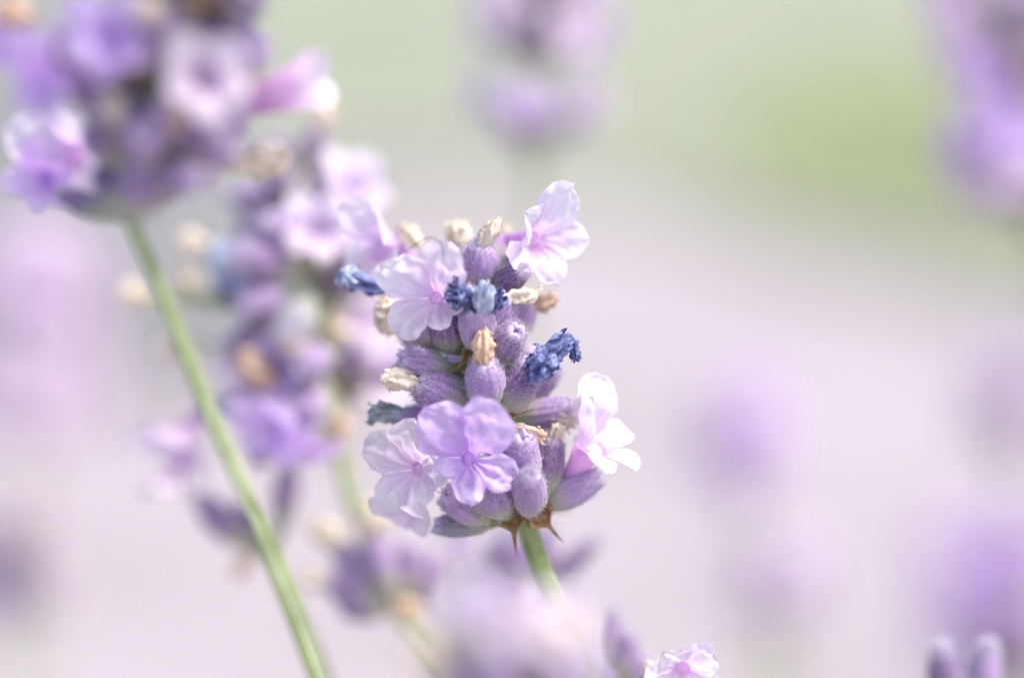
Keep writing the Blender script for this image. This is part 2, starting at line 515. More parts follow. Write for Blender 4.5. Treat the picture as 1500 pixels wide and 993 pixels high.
def wilt_proto(seed, mat, fold=.22, nz=.18, flaps=0, point=0.25):
    """dried corolla: pleated withered tube, sunken torn mouth and shrunken curled lobes"""
    rnd = random.Random(seed)
    off = Vector((rnd.uniform(0, 90), rnd.uniform(0, 90), rnd.uniform(0, 90)))
    seg, rings = 40, 24
    v, f = [], []
    nf = rnd.choice((5, 6, 7))
    bx, by = rnd.uniform(-.25, .25), rnd.uniform(-.25, .25)
    for i in range(rings):
        t = i / (rings - 1)
        inner = t > .88
        tt = min(t, .88) / .88
        r = .5 * (.40 + .55 * math.sin(min(1, tt / .6) * math.pi / 2)) if tt < .6 else .5 * .95 * (1 - (1 - point) * ((tt - .6) / .4) ** 1.5)
        z0 = tt
        if inner:
            w = (t - .88) / .12
            r *= 1 - .75 * w
            z0 = 1 - .35 * w
        for k in range(seg):
            a = 2 * math.pi * k / seg
            q = Vector((math.cos(a), math.sin(a), tt * 2.2))
            pl = 1 - 2 * abs(math.sin(nf * a * .5 + 1.6 * noise.noise(q * .8 + off) + t * rnd.choice((1,)) * 1.2))
            rr = r * (1 + fold * 1.3 * pl * smooth(0, .3, tt))
            rr *= 1 + nz * 1.8 * noise.noise(q * 1.7 + off)
            rr *= 1 + nz * 1.0 * noise.noise(q * 5.0 + off)
            z = z0 + (.16 * noise.noise(Vector((q.x, q.y, 0)) * 2.2 - off) * smooth(.5, 1, tt))
            v.append(Vector((rr * math.cos(a) + bx * z0 * z0, rr * math.sin(a) + by * z0 * z0, z)))
    for i in range(rings - 1):
        for k in range(seg):
            a = i * seg + k
            b = i * seg + (k + 1) % seg
            f.append((a, b, b + seg, a + seg))
    f.append(tuple(reversed(range(seg))))
    f.append(tuple((rings - 1) * seg + k for k in range(seg)))
    for q in range(flaps):
        a = q * 2 * math.pi / flaps + rnd.uniform(-.4, .4)
        o = len(v)
        w = rnd.uniform(.13, .24)
        rr = .42 * (.5 + .5 * point)
        pos = Vector((rr * math.cos(a) + bx * .6, rr * math.sin(a) + by * .6, rnd.uniform(.68, .86)))
        d = Vector((math.cos(a) * .6, math.sin(a) * .6, rnd.uniform(.3, 1.0))).normalized()
        s_ = Vector((-math.sin(a), math.cos(a), rnd.uniform(-.3, .3))).normalized()
        nn = 9
        step = rnd.uniform(.03, .055)
        for j in range(nn):
            nx = d.cross(s_)
            for i in range(7):
                u = -1 + i / 3
                c = w * (.7 + .5 * math.sin(j / nn * 2.6)) * (1 - (j / nn) ** 3 * .8)
                v.append(pos + s_ * (u * c) + nx * (.16 * abs(u) * c / .2 * .3 + .14 * noise.noise(Vector((u * 1.8, j * .5, q * 7 + seed)))) + d * (.05 * noise.noise(Vector((u * 3, 5, q + seed)))))
            pos = pos + d * step
            d = (d + Vector((math.cos(a) * rnd.uniform(-.3, .5), math.sin(a) * rnd.uniform(-.3, .5), rnd.uniform(-.6, .15)))).normalized()
        for j in range(nn - 1):
            for i in range(6):
                x = o + j * 7 + i
                f.append((x, x + 1, x + 8, x + 7))
    return mesh('wilted_corolla', v, f, [mat])


W_CREAM = [wilt_proto(s, M_CREAM, .22, .18, 4, .55) for s in range(60, 64)]
W_TAN = [wilt_proto(s, M_TAN, .22, .18, 4, .55) for s in range(70, 72)]
W_POINT = wilt_proto(75, M_TAN, .2, .16, 2, point=.22)
W_POINTC = wilt_proto(76, M_CREAM, .2, .16, 2, point=.25)
W_BLUE = [wilt_proto(s, M_BLUE, .30, .26, 6, .6) for s in range(80, 83)]
W_ICE = [wilt_proto(s, M_ICE, .26, .22, 4, .5) for s in range(90, 92)]
W_GREY = wilt_proto(95, M_GREY, .26, .22, 4, .6)
WMAP = {'c': W_CREAM, 't': W_TAN, 'p': [W_POINT], 'q': [W_POINTC], 'b': W_BLUE, 'i': W_ICE, 'g': [W_GREY]}


def bract_proto(seed):
    """papery brown bract: ovate, long drawn-out tip, folded along its midrib"""
    rnd = random.Random(seed)
    v, f = [], []
    nu, nv = 10, 22
    off = Vector((seed * 1.7, seed * .3, 5))
    for side in (0, 1):
        for j in range(nv + 1):
            t = j / nv
            hw = .5 * (math.sin(min(1, t / .42) * math.pi * .5) ** .8 if t < .25 else 0)
            if t < .25:
                hw = .5 * (.55 + .45 * smooth(0, .22, t))
            elif t < .55:
                hw = .5 * (1 - .86 * smooth(.25, .55, t))
            else:
                hw = .5 * .14 * (1 - (t - .55) / .45 * .85)
            for i in range(nu + 1):
                u = -1 + 2 * i / nu
                y = .30 * abs(u) * hw * 2 + .10 * math.cos(u * 9) * hw + .06 * noise.noise(Vector((u * 2, t * 5, 0)) + off) - .25 * t * t
                if side:
                    y += .03
                v.append(Vector((u * hw + .04 * math.sin(t * 5), y, t)))
    S = (nu + 1) * (nv + 1)
    for j in range(nv):
        for i in range(nu):
            a = j * (nu + 1) + i
            f.append((a, a + 1, a + nu + 2, a + nu + 1))
            f.append((S + a, S + a + nu + 1, S + a + nu + 2, S + a + 1))
    for j in range(nv):
        for e in (0, nu):
            a = j * (nu + 1) + e
            q = (a, a + nu + 1, S + a + nu + 1, S + a)
            f.append(q if e == 0 else q[::-1])
    return mesh('bract', v, f, [M_BRACT])


BRACT = [bract_proto(3), bract_proto(9)]


# ------------------------------------------------------------------ spike builder
class Spike:
    def __init__(s, label, axis, foot, stem_px=28, seed=1, group=None, n_head=None, head_from=0):
        """axis: world points from the top of the head down the stem; foot: world point on the ground"""
        s.rnd = random.Random(seed)
        s.root = root('lavender_spike', foot, label, 'lavender', group)
        s.inv = Matrix.Translation(-Vector(foot))
        s.axis = axis
        last, prev = axis[-1], axis[-2]
        d = (last - prev).normalized()
        h = last.z
        pts = list(axis)
        p1 = last + d * min(.06, h * .3)
        pts.append(p1)
        pts.append(Vector(foot) * .55 + p1 * .45 + Vector((0, 0, .0)))
        pts.append(Vector(foot) - Vector((0, 0, .004)))
        s.curve = catmull(pts, 8)
        s.nt = len(s.curve)
        s.stem_r = stem_px / 2 * PXS * .341
        nt = s.nt
        nh = (len(axis) - 1) * 8
        topn = nh if n_head is None else n_head * 8
        v, f = tube(s.curve, lambda t: s.stem_r * (.62 + .38 * smooth(0, .25, t)), 16, .15)
        s.v, s.f = v, f
        s.label = label
        s.n = 0

    def near_axis(s, p):
        best, bd = None, 1e9
        for q in s.curve[:int(s.nt * .8)]:
            d = (q - p).length
            if d < bd:
                best, bd = q, d
        return best

    def add(s, name, me, M, **k):
        return obj(name, me, s.root, s.inv @ M, **k)

    def calyx(s, B, T, w, kind='c', fuzz=True):
        a = s.near_axis(B)
        # short stalk from the axis to the calyx
        mid = (a + B) * .5 + (T - B) * -.08
        tube(catmull([a, mid, B + (T - B) * .08], 4), lambda t: w * (.14 + .06 * t), 7, 0, s.v, s.f)
        me, fz = s.rnd.choice({'c': CALYX, 'b': BUD, 'g': CALYX_G, 'f': FLUFFY}[kind])
        hint = Vector((s.rnd.uniform(-1, 1), s.rnd.uniform(-1, 1), s.rnd.uniform(-1, 1)))
        o = s.add('calyx', me, frame(B, T, w, hint))
        if fuzz:
            obj('fuzz', fz, o, Matrix.Identity(4), kind='stuff')
        return o

    def wilt(s, B, T, w, kind):
        me = s.rnd.choice(WMAP[kind])
        hint = Vector((s.rnd.uniform(-1, 1), s.rnd.uniform(-1, 1), s.rnd.uniform(-1, 1)))
        z = (T - B)
        lab = {'b': 'shrivelled indigo blue dried corolla', 'i': 'pale icy blue shrivelled corolla', 'g': 'greyish curled dried corolla'}.get(kind)
        return s.add('wilted_corolla', me, frame(B - z * .12, T, w, hint), label=lab)

    def flower(s, C, D, up, kind='open', sc=1.0):
        """C: centre of the throat, D: facing direction, up: towards the upper lip"""
        tb, lobes = COR[kind]
        L = max((v.co.z for v in tb.vertices))
        D = D.normalized()
        M = frame(C - D * L * sc, C, sc, up, length=sc)
        y = D.cross(up.cross(D).normalized())
        o = s.add('corolla', tb, M)
        for m in lobes:
            obj('petal', m, o, Matrix.Identity(4))
        return o

    def bract(s, B, T, w, hint, i=0):
        return s.add('bract', BRACT[i], frame(B, T, w, hint))

    def point(s, t):
        """point and downward tangent on the head axis, t in axis segments"""
        i = min(int(t * 8), s.nt - 2)
        return s.curve[i], (s.curve[i + 1] - s.curve[i]).normalized()

    def whorl(s, t, n, spread=62, length=5.8, width=3.2, p_wilt=.45, p_flow=.2, kinds='cctqb', flow=('open', 'pale'), fuzz=True, ang0=None, gap=None, k=1.0, bract=True):
        c, dn = s.point(t)
        upw = -dn
        x = upw.cross(Vector((0.2, 1, .3))).normalized()
        y = upw.cross(x)
        a0 = s.rnd.uniform(0, 6.28) if ang0 is None else ang0
        for i in range(n):
            a = a0 + 2 * math.pi * i / n + s.rnd.uniform(-.25, .25)
            rad = x * math.cos(a) + y * math.sin(a)
            if gap and gap(rad):
                continue
            sp = R(spread + s.rnd.uniform(-16, 16))
            d = upw * math.cos(sp) + rad * math.sin(sp)
            B = c + rad * (.0017 * k) + upw * (.001 * s.rnd.uniform(-1.6, 1.6) * k)
            T = B + d * (.001 * length * k * s.rnd.uniform(.9, 1.15))
            s.calyx(B, T, .001 * width * k * s.rnd.uniform(.88, 1.12), 'c' if s.rnd.random() > .15 else 'b', fuzz)
            q = s.rnd.random()
            if q < p_wilt:
                T2 = T + (d + Vector((s.rnd.uniform(-.3, .3), s.rnd.uniform(-.3, .3), s.rnd.uniform(-.2, .3)))).normalized() * (.001 * s.rnd.uniform(2.2, 3.6) * k)
                s.wilt(T, T2, .001 * k * s.rnd.uniform(1.6, 2.4), s.rnd.choice(kinds))
            elif q < p_wilt + p_flow:
                s.flower(T + d * .0022 * k, d + Vector((0, 0, .1)), Vector((0, 0, 1)) + d * .2, s.rnd.choice(flow), s.rnd.uniform(.7, .95) * k)
        if bract:
            for i in range(2):
                a = s.rnd.uniform(0, 6.28)
                rad = x * math.cos(a) + y * math.sin(a)
                B = c - upw * (.0022 * k) + rad * (.0010 * k)
                s.bract(B, B + (rad * .8 - upw * .25).normalized() * .0042 * k, .0026 * k, upw, i % 2)

    def finish(s, hairs=0, h_rng=None):
        me = mesh('stem', s.v, s.f, [M_STEM])
        st = obj('stem', me, s.root, s.inv)
        if hairs:
            rnd = s.rnd
            hv, hf = [], []
            a, b = h_rng
            for _ in range(hairs):
                i = rnd.randrange(int(a * 8), int(b * 8))
                c = s.curve[i] * (1 - (t := rnd.random())) + s.curve[i + 1] * t
                tg = (s.curve[i + 1] - s.curve[i]).normalized()
                nr = tg.cross(Vector((rnd.gauss(0, 1), rnd.gauss(0, 1), rnd.gauss(0, 1)))).normalized()
                p = c + nr * s.stem_r * .9
                q = p + (nr + tg * rnd.uniform(-.5, .5)).normalized() * rnd.uniform(.00025, .0006)
                sd_ = nr.cross(tg) * .00002
                o = len(hv)
                hv += [p - sd_, p + sd_, q, p + tg * .00003]
                hf += [(o, o + 1, o + 2), (o + 1, o + 3, o + 2), (o + 3, o, o + 2)]
            obj('fuzz', mesh('stem_fuzz', hv, hf, [M_FUZZ]), st, Matrix.Identity(4), kind='stuff')
        return s.root


def foot_of(p, fx=.75, dy=0.0):
    return Vector((p.x * fx, p.y + dy, 0.0))


# ------------------------------------------------------------------ the setting
def flat(name, x0, x1, y0, y1, z, mat, n=1, wob=0.0, seed=0):
    v, f = [], []
    for j in range(n + 1):
        for i in range(n + 1):
            x = x0 + (x1 - x0) * i / n
            y = y0 + (y1 - y0) * j / n
            if wob and j == 0:
                y += wob * noise.noise(Vector((x * 1.4, seed, 0)))
            v.append((x, y, z))
    for j in range(n):
        for i in range(n):
            a = j * (n + 1) + i
            f.append((a, a + 1, a + n + 2, a + n + 1))
    o = obj(name, mesh(name, v, f, [mat], False))
    o['kind'] = 'structure'
    return o


M_SOIL = sheet_material('pale_gravel', (0.285, 0.250, 0.257), (0.40, 0.353, 0.363), 3.0, trans=0, rough=.95, bump=.5, bumpd=.004)
M_LAWN = sheet_material('dry_lawn', (0.235, 0.25, 0.187), (0.32, 0.335, 0.25), 1.6, trans=0, rough=.95, bump=.5, bumpd=.006)
M_GRASS = sheet_material('grass_blade', (0.26, 0.30, 0.19), (0.40, 0.43, 0.30), 3.0, trans=.4)
flat('ground', -200, 200, -200, 200, 0.0, M_SOIL)
M_PATH = sheet_material('grey_paving', (0.16, 0.158, 0.155), (0.23, 0.225, 0.22), 5.0, trans=0, rough=.9, bump=.3, bumpd=.003)
lx = [-60, -4, -2, -1, -.6, -.3, 0, .15, .3, .45, .6, .9, 1.5, 4, 60]
lv = [(x, 2.95 - .95 * max(0, min(1, (x + .05) / .6)) + .08 * noise.noise(Vector((x * 3, 2, 0))), .008) for x in lx] + [(x, 120, .008) for x in lx]
lawn = obj('lawn', mesh('lawn', lv, [(i, i + 1, i + 16, i + 15) for i in range(14)], [M_LAWN], False))
lawn['kind'] = 'structure'

rg = random.Random(77)
gv, gf = [], []
for _ in range(9000):
    y = 2.05 + 4.95 * rg.random() ** 1.3
    x = rg.uniform(-1, 1) * (.6 + y * .35)
    if y < 3.02 - .95 * max(0, min(1, (x + .05) / .6)):
        continue
    if x < -.12 - .24 * max(0, y - 2.4) and y < 6.2:
        continue
    h = rg.uniform(.015, .045)
    a = rg.uniform(0, 6.28)
    w = Vector((math.cos(a), math.sin(a), 0)) * .0016
    p = Vector((x, y, .002)); q = p + Vector((rg.uniform(-.4, .4) * h, rg.uniform(-.4, .4) * h, h))
    o = len(gv)
    gv += [p - w, p + w, (p + q) / 2 + w * .8, (p + q) / 2 - w * .8, q]
    gf += [(o, o + 1, o + 2, o + 3), (o + 3, o + 2, o + 4)]
po = obj('path', mesh('path', [(-.12, 1.95, .012), (-.16, 2.4, .012), (-.42, 3.6, .012), (-1.0, 6.0, .012), (-2.2, 6.4, .012), (-4, 4.5, .012), (-4, 1.9, .012), (-1.2, 1.85, .012)],
                        [tuple(range(8))], [M_PATH], False))
po['kind'] = 'structure'
g = obj('grass', mesh('grass', gv, gf, [M_GRASS], False), kind='stuff')
g['label'] = 'pale short grass of the lawn behind the flowers'
g['category'] = 'grass'


def leaf_mesh(name, n, seed, place, ln, wd, mat):
    rnd = random.Random(seed)
    v, f = [], []
    for _ in range(n):
        p, d = place(rnd)
        d = d.normalized()
        L = ln * rnd.uniform(.6, 1.2); W = wd * rnd.uniform(.7, 1.2)
        s = d.cross(Vector((rnd.gauss(0, 1), rnd.gauss(0, 1), rnd.gauss(0, 1)))).normalized()
        nn = s.cross(d)
        o = len(v)
        v += [p, p + d * L * .45 + s * W - nn * L * .04, p + d * L, p + d * L * .45 - s * W - nn * L * .04, p + d * L * .5 + nn * W * .3]
        f += [(o, o + 1, o + 4), (o + 1, o + 2, o + 4), (o + 2, o + 3, o + 4), (o + 3, o, o + 4)]
    return mesh(name, v, f, [mat], False)


def dome_place(rx, ry, h):
    def pl(rnd):
        a = rnd.uniform(0, 6.28); q = math.sqrt(rnd.random())
        zz = h * math.sqrt(max(0, 1 - q * q)) * rnd.uniform(.25, 1)
        p = Vector((rx * q * math.cos(a), ry * q * math.sin(a), zz))
        d = Vector((math.cos(a) * q, math.sin(a) * q, .8)) + Vector((rnd.gauss(0, .4), rnd.gauss(0, .4), rnd.gauss(0, .3)))
        return p, d
    return pl


def leafy_stems(rx, ry, h, n, seed):
    rnd = random.Random(seed)
    v, f = [], []
    for _ in range(n):
        a = rnd.uniform(0, 6.28); q = math.sqrt(rnd.random()) * .9
        top = Vector((rx * q * math.cos(a), ry * q * math.sin(a), h * math.sqrt(1 - q * q) * .9))
        tube(catmull([Vector((top.x * .25, top.y * .25, -.003)), Vector((top.x * .7, top.y * .7, top.z * .5)), top], 3), lambda t: .0022 * (1.2 - t), 5, 0, v, f)
    return mesh('branches', v, f, [M_STEM])


# ------------------------------------------------------------------ main spike (in focus)
AX = 0.341


def Q(px, py, mm=0.0, base=AX):
    return P(px, py, base + mm * .001)


def W(px, base=AX):
    return px * PXS * base


TOC = -FWD
main_px = [(694, 372), (697, 410), (706, 470), (720, 540), (735, 620), (752, 700), (771, 768), (797, 845), (829, 920), (862, 1000)]
axis = [Q(x, y) for x, y in main_px]
S = Spike('sharply focused lavender spike with open lilac flowers, cream dried buds and a green stem', axis, foot_of(axis[-1], .8, .03), 30, 3)
main_cal = [
    # base px, base mm, tip px, tip mm, width px, kind
    (699, 428, -3, 707, 358, -7, 46, 'b'), (690, 402, 2, 673, 362, 4, 25, 'b'), (718, 424, -3, 768, 397, -8, 34, 'b'),
    (722, 408, 1, 774, 384, 1, 38, 'c'), (712, 388, 3, 738, 346, 6, 28, 'b'),
    (634, 508, -4, 606, 456, -6, 42, 'c'), (661, 514, -5, 650, 458, -7, 46, 'b'), (704, 512, -7, 694, 450, -12, 48, 'c'),
    (721, 504, -5, 743, 434, -8, 42, 'c'), (742, 500, 0, 776, 444, 0, 40, 'b'), (720, 526, -6, 758, 483, -11, 44, 'c'),
    (632, 516, 2, 590, 492, 3, 24, 'b'), (694, 480, -4, 681, 428, -9, 40, 'c'),
    (660, 542, -5, 586, 527, -8, 42, 'c'), (713, 596, -7, 710, 528, -11, 52, 'c'), (741, 606, -6, 778, 530, -9, 46, 'c'),
    (757, 598, 0, 815, 535, -2, 38, 'c'), (730, 548, -1, 780, 514, -2, 38, 'c'), (684, 594, -5, 610, 558, -8, 54, 'c'),
    (694, 580, -1, 652, 545, -3, 44, 'c'), (750, 613, -1, 836, 600, -3, 40, 'c'), (655, 612, -2, 586, 611, -3, 34, 'c'),
    (768, 718, -6, 764, 638, -10, 44, 'c'), (793, 732, -3, 810, 642, -5, 42, 'c'), (790, 741, -2, 876, 700, -4, 42, 'c'),
    (776, 750, -5, 775, 698, -14, 45, 'b'), (736, 756, -6, 712, 696, -11, 52, 'c'), (722, 760, -4, 650, 726, -7, 46, 'c'),
    (722, 767, -2, 638, 770, -4, 32, 'g'),
    # behind and between
    (706, 470, 3, 745, 425, 8, 40, 'c'), (700, 490, 4, 640, 450, 9, 40, 'c'), (725, 560, 4, 770, 530, 9, 42, 'c'),
    (715, 560, 4, 650, 530, 9, 42, 'c'), (755, 720, 4, 800, 680, 9, 42, 'c'), (750, 715, 4, 690, 680, 9, 42, 'c'),
    (695, 425, 2, 655, 385, 5, 36, 'c'), (735, 640, -3, 700, 620, -6, 44, 'c'), (742, 665, -2, 720, 640, -4, 40, 'c'), (742, 700, -5, 690, 690, -9, 46, 'c'),
]
for (bx, by, bd, tx, ty, td, w, k) in main_cal:
    S.calyx(Q(bx, by, bd), Q(tx, ty, td), W(w * 1.1), k)
main_wilt = [
    (704, 362, -7, 725, 318, -8, 24, 'q'), (672, 364, 4, 674, 324, 4, 34, 'c'), (612, 358, 4, 592, 328, 5, 26, 'c'), (737, 350, 6, 742, 330, 6, 22, 'c'),
    (743, 437, -8, 787, 430, -8, 23, 'c'), (776, 446, 0, 814, 438, 0, 27, 't'), (709, 533, -11, 707, 486, -13, 33, 'p'),
    (586, 452, -2, 553, 441, -2, 26, 'c'), (594, 478, 0, 550, 478, 0, 28, 'c'), (612, 560, -8, 563, 553, -9, 32, 'c'),
    (800, 607, -3, 843, 617, -3, 26, 'c'), (753, 627, -8, 797, 641, -9, 21, 't'), (809, 646, -5, 824, 622, -5, 24, 'c'),
    (660, 400, -5, 666, 388, -6, 14, 'c'),
    (560, 424, -1, 500, 402, -1, 28, 'b'), (697, 452, -10, 664, 426, -14, 34, 'b'), (704, 458, -12, 710, 418, -15, 27, 'i'), (716, 452, -10, 732, 432, -13, 26, 'b'),
    (782, 556, -10, 800, 516, -11, 40, 'b'), (798, 528, -9, 836, 492, -9, 30, 'b'), (836, 494, -9, 846, 528, -9, 14, 'b'),
    (522, 414, -1, 504, 400, -2, 30, 'i'), (592, 606, -3, 542, 602, -2, 30, 'g'),
]
for (bx, by, bd, tx, ty, td, w, k) in main_wilt:
    S.wilt(Q(bx, by, bd), Q(tx, ty, td), W(w), k)


def V(rx, up, toc):
    return RGT * rx + UPV * up + TOC * toc


S.flower(Q(686, 672, -11), V(-.06, -.02, 1), V(-.04, 1, .1), 'heart', 1.0)               # violet flower facing us
S.flower(Q(781, 350, -4), V(.42, .0, .85), V(-.36, 1, .1), 'pale', 1.2)                   # top right
S.flower(Q(638, 436, -10), V(-.22, -.02, .95), V(-.26, 1, .1), 'fan', .92)                    # upper left
S.flower(Q(563, 362, 5), V(-.5, .25, .45), V(.0, 1, .2), 'long', 1.0)                        # behind, far left
S.flower(Q(612, 686, -7), V(-.50, -.05, .8), V(-.55, 1, .1), 'fan2', .95)                    # lower left
S.flower(Q(866, 652, -5), V(.45, .70, .40), V(-.55, .7, .1), 'long', 1.08)                  # right
S.flower(Q(606, 738, -1), V(-.5, -.5, .6), V(-.4, 1, .1), 'widepale', .75)                    # tucked under the violet flower
S.bract(Q(700, 518, -7), Q(655, 546, -9), W(36), UPV + TOC, 0)
S.bract(Q(744, 746, -4), Q(759, 808, -6), W(58), TOC, 0)
S.bract(Q(780, 748, -3), Q(826, 792, -4), W(46), TOC, 1)
S.bract(Q(795, 752, 2), Q(834, 748, 5), W(22), UPV, 0)
S.bract(Q(735, 620, -7), Q(778, 596, -9), W(20), UPV + TOC, 1)
S.bract(Q(738, 622, -7), Q(768, 634, -9), W(20), UPV, 0)
tp = catmull([Q(600, 364, -16), Q(622, 350, -17), Q(636, 349, -17), Q(647, 360, -16), Q(651, 380, -14), Q(664, 394, -11), Q(677, 402, -7)], 5)
v_, f_ = tube(tp, .00007, 6)
S.add('filament', mesh('filament', v_, f_, [M_THREAD]), Matrix.Identity(4), label='fine brown thread caught on the upper left flower')
S.finish(900, (5.6, 9))

# ------------------------------------------------------------------ upper left spike, in front
D2 = 0.302


def Q2(px, py, mm=0.0):
    return P(px, py, D2 + mm * .001)


ax2 = [(345, -180), (302, -60), (264, 60), (232, 170), (206, 260), (196, 325), (225, 395), (262, 490), (310, 610), (368, 740), (425, 880), (468, 1000)]
axis = [Q2(x, y, -16 + 18 * min(1, i / 5)) for i, (x, y) in enumerate(ax2)]
S2 = Spike('blurred lavender spike on a long bare green stem curving past the others', axis, foot_of(axis[-1], .6, .06), 18, 5)
w2 = lambda px: W(px, D2)
for (bx, by, bd, tx, ty, td, w, k) in [
        (180, 320, 4, 86, 284, 8, 36, 'c'), (188, 318, 2, 148, 246, 4, 46, 'c'), (197, 322, -3, 214, 232, -7, 62, 'c'), (200, 300, 0, 270, 245, 3, 56, 'c'),
        (190, 150, -4, 95, 118, -8, 62, 'c'), (200, 120, -4, 120, 40, -10, 70, 'c'), (235, 60, -5, 350, 40, -10, 62, 'c'), (225, 130, -5, 300, 75, -11, 58, 'c'),
        (215, 190, -4, 330, 190, -8, 62, 'c'), (215, 200, -4, 170, 160, -10, 54, 'c'), (216, 210, -4, 250, 160, -12, 60, 'c'), (205, 245, 0, 290, 215, 0, 56, 'c'),
        (235, 20, -4, 170, -50, -8, 60, 'c'), (230, 100, 0, 340, 120, 4, 60, 'c'), (205, 240, 0, 130, 190, 2, 56, 'c'), (210, 215, 2, 330, 235, 6, 50, 'g'),
        (255, 90, 0, 385, 150, 4, 56, 'c'), (262, 60, 0, 390, 70, 2, 58, 'c'), (232, 150, 0, 355, 190, 4, 56, 'c'), (215, 235, 0, 315, 262, 4, 48, 'g'), (275, 20, 0, 370, -20, 0, 56, 'c'), (205, 120, -6, 60, 60, -8, 60, 'c')]:
    S2.calyx(Q2(bx, by, bd), Q2(tx, ty, td), w2(w), k)
for (bx, by, bd, tx, ty, td, w, k) in [(256, 190, -10, 252, 148, -12, 32, 'p'), (175, 178, -10, 158, 142, -12, 32, 'c'), (330, 235, 6, 420, 245, 8, 40, 'c'),
                                       (245, 110, -12, 262, 95, -14, 30, 'i'), (40, 30, -6, 5, 5, -9, 44, 't'), (215, 20, -11, 200, -20, -12, 40, 't'), (270, 20, -12, 290, -10, -12, 40, 't')]:
    S2.wilt(Q2(bx, by, bd), Q2(tx, ty, td), w2(w), k)
S2.flower(Q2(108, 226, 12), V(-.30, .0, .9), V(-.5, 1, .2), 'widepale', 1.1)
S2.flower(Q2(84, 118, -10), V(-.7, .0, .6), V(.1, 1, .1), 'open', 1.1)
S2.flower(Q2(425, 132, 2), V(.9, .28, .1), V(-.2, 1, .1), 'tubepale', 1.3)
S2.flower(Q2(70, 262, 10), V(-.5, -.3, .8), V(-.8, .6, .2), 'wide', .8)
S2.flower(Q2(300, 120, -14), V(.2, .2, .9), V(0, 1, .1), 'widepale', .9)
S2.flower(Q2(160, 60, -16), V(-.3, .2, .9), V(0, 1, .1), 'wide', .95)
S2.flower(Q2(12, 65, -6), V(-.8, .0, .5), V(.1, 1, .1), 'open', .7)
S2.whorl(.7, 9, 55, k=1.25, p_flow=.2, p_wilt=.1, flow=('widepale',))
S2.whorl(1.2, 8, 58, k=1.25, p_flow=.1, p_wilt=.1, flow=('widepale',))
S2.whorl(2.2, 9, 60, k=1.25, p_flow=0, p_wilt=.1)
S2.whorl(3.7, 7, 62, k=1.2, p_flow=0, p_wilt=0)
S2.whorl(1.6, 8, 60, fuzz=True, k=1.15, p_flow=0, gap=lambda r: r.y < -.2)
S2.whorl(3.0, 8, 62, fuzz=True, k=1.15, p_flow=0, gap=lambda r: r.y < -.1)
S2.finish(400, (5.5, 11))

# ------------------------------------------------------------------ middle left spike, behind
D3 = 0.386


def Q3(px, py, mm=0.0):
    return P(px, py, D3 + mm * .001)


ax3 = [(432, 235), (440, 300), (450, 380), (462, 460), (478, 540), (492, 630), (512, 720), (540, 800), (575, 885), (640, 960), (690, 1030)]
axis = [Q3(x, y, 10 * max(0, 1 - i / 5)) for i, (x, y) in enumerate(ax3)]
S3 = Spike('soft focus lavender spike with blue, cream and violet blooms behind the long curved stem', axis, foot_of(axis[-1], .8, -.02), 24, 8)
w3 = lambda px: W(px, D3)
for (bx, by, bd, tx, ty, td, w, k) in [
        (440, 400, -6, 345, 375, -12, 62, 'c'), (445, 380, -6, 400, 320, -12, 60, 'c'), (452, 370, -6, 480, 310, -10, 60, 'c'), (455, 390, -4, 520, 340, -6, 56, 'c'),
        (448, 430, -6, 350, 450, -10, 58, 'c'), (455, 440, -8, 410, 500, -14, 56, 'g'), (462, 470, -6, 330, 510, -8, 46, 'c'), (470, 520, -6, 440, 540, -14, 56, 'c'),
        (480, 570, -6, 400, 540, -8, 48, 'c'), (482, 580, -6, 340, 600, -6, 50, 'c'), (485, 600, -6, 420, 590, -12, 54, 'c'), (430, 650, -6, 365, 675, -6, 28, 'c'),
        (440, 300, 0, 400, 250, 0, 50, 'c'), (445, 310, 0, 500, 280, 0, 50, 'c'),
        # lower whorl
        (575, 880, -4, 492, 800, -6, 42, 'c'), (578, 875, -5, 540, 785, -8, 44, 'c'), (582, 875, -4, 600, 795, -6, 44, 'c'), (585, 880, -2, 648, 815, -2, 42, 'c'),
        (570, 885, -4, 478, 850, -6, 44, 'c'), (572, 890, -4, 498, 888, -6, 36, 'c'), (575, 885, 4, 550, 800, 8, 42, 'c'), (590, 885, 3, 640, 850, 6, 40, 'c')]:
    S3.calyx(Q3(bx, by, bd), Q3(tx, ty, td), w3(w), k)
for (bx, by, bd, tx, ty, td, w, k) in [
        (345, 385, -8, 305, 380, -8, 50, 'i'), (300, 360, -4, 262, 352, -4, 34, 'c'), (220, 435, -2, 175, 428, -2, 36, 'c'), (262, 500, -2, 240, 520, -2, 34, 'c'),
        (400, 560, -10, 350, 535, -12, 44, 't'), (440, 520, -12, 420, 490, -14, 30, 'c'), (500, 610, -4, 505, 640, -4, 30, 't'), (540, 785, -8, 550, 738, -9, 44, 'c'),
        (492, 800, -6, 470, 765, -8, 40, 'c'), (600, 880, -6, 595, 905, -6, 40, 't'), (510, 500, -2, 480, 470, -4, 34, 'c'), (345, 605, -6, 318, 588, -6, 34, 'i'),
        (290, 430, -2, 260, 400, -2, 40, 'c'), (475, 845, -6, 440, 850, -6, 28, 'c')]:
    S3.wilt(Q3(bx, by, bd), Q3(tx, ty, td), w3(w), k)
for a_ in [((300, 360), (345, 375)), ((220, 435), (350, 450)), ((262, 500), (330, 510)), ((290, 430), (350, 450))]:
    tube([Q3(*a_[0], -3), Q3(*a_[1], -8)], .0004, 6, 0, S3.v, S3.f)
S3.flower(Q3(405, 622, -12), V(-.3, -.3, .8), V(-.1, 1, .2), 'open', 1.15)
S3.flower(Q3(452, 655, -10), V(.2, -.8, .5), V(0, .6, 1), 'wide', .9)
S3.flower(Q3(272, 636, -4), V(-.45, -.5, .5), V(-.6, .8, .3), 'widepale', 1.15)
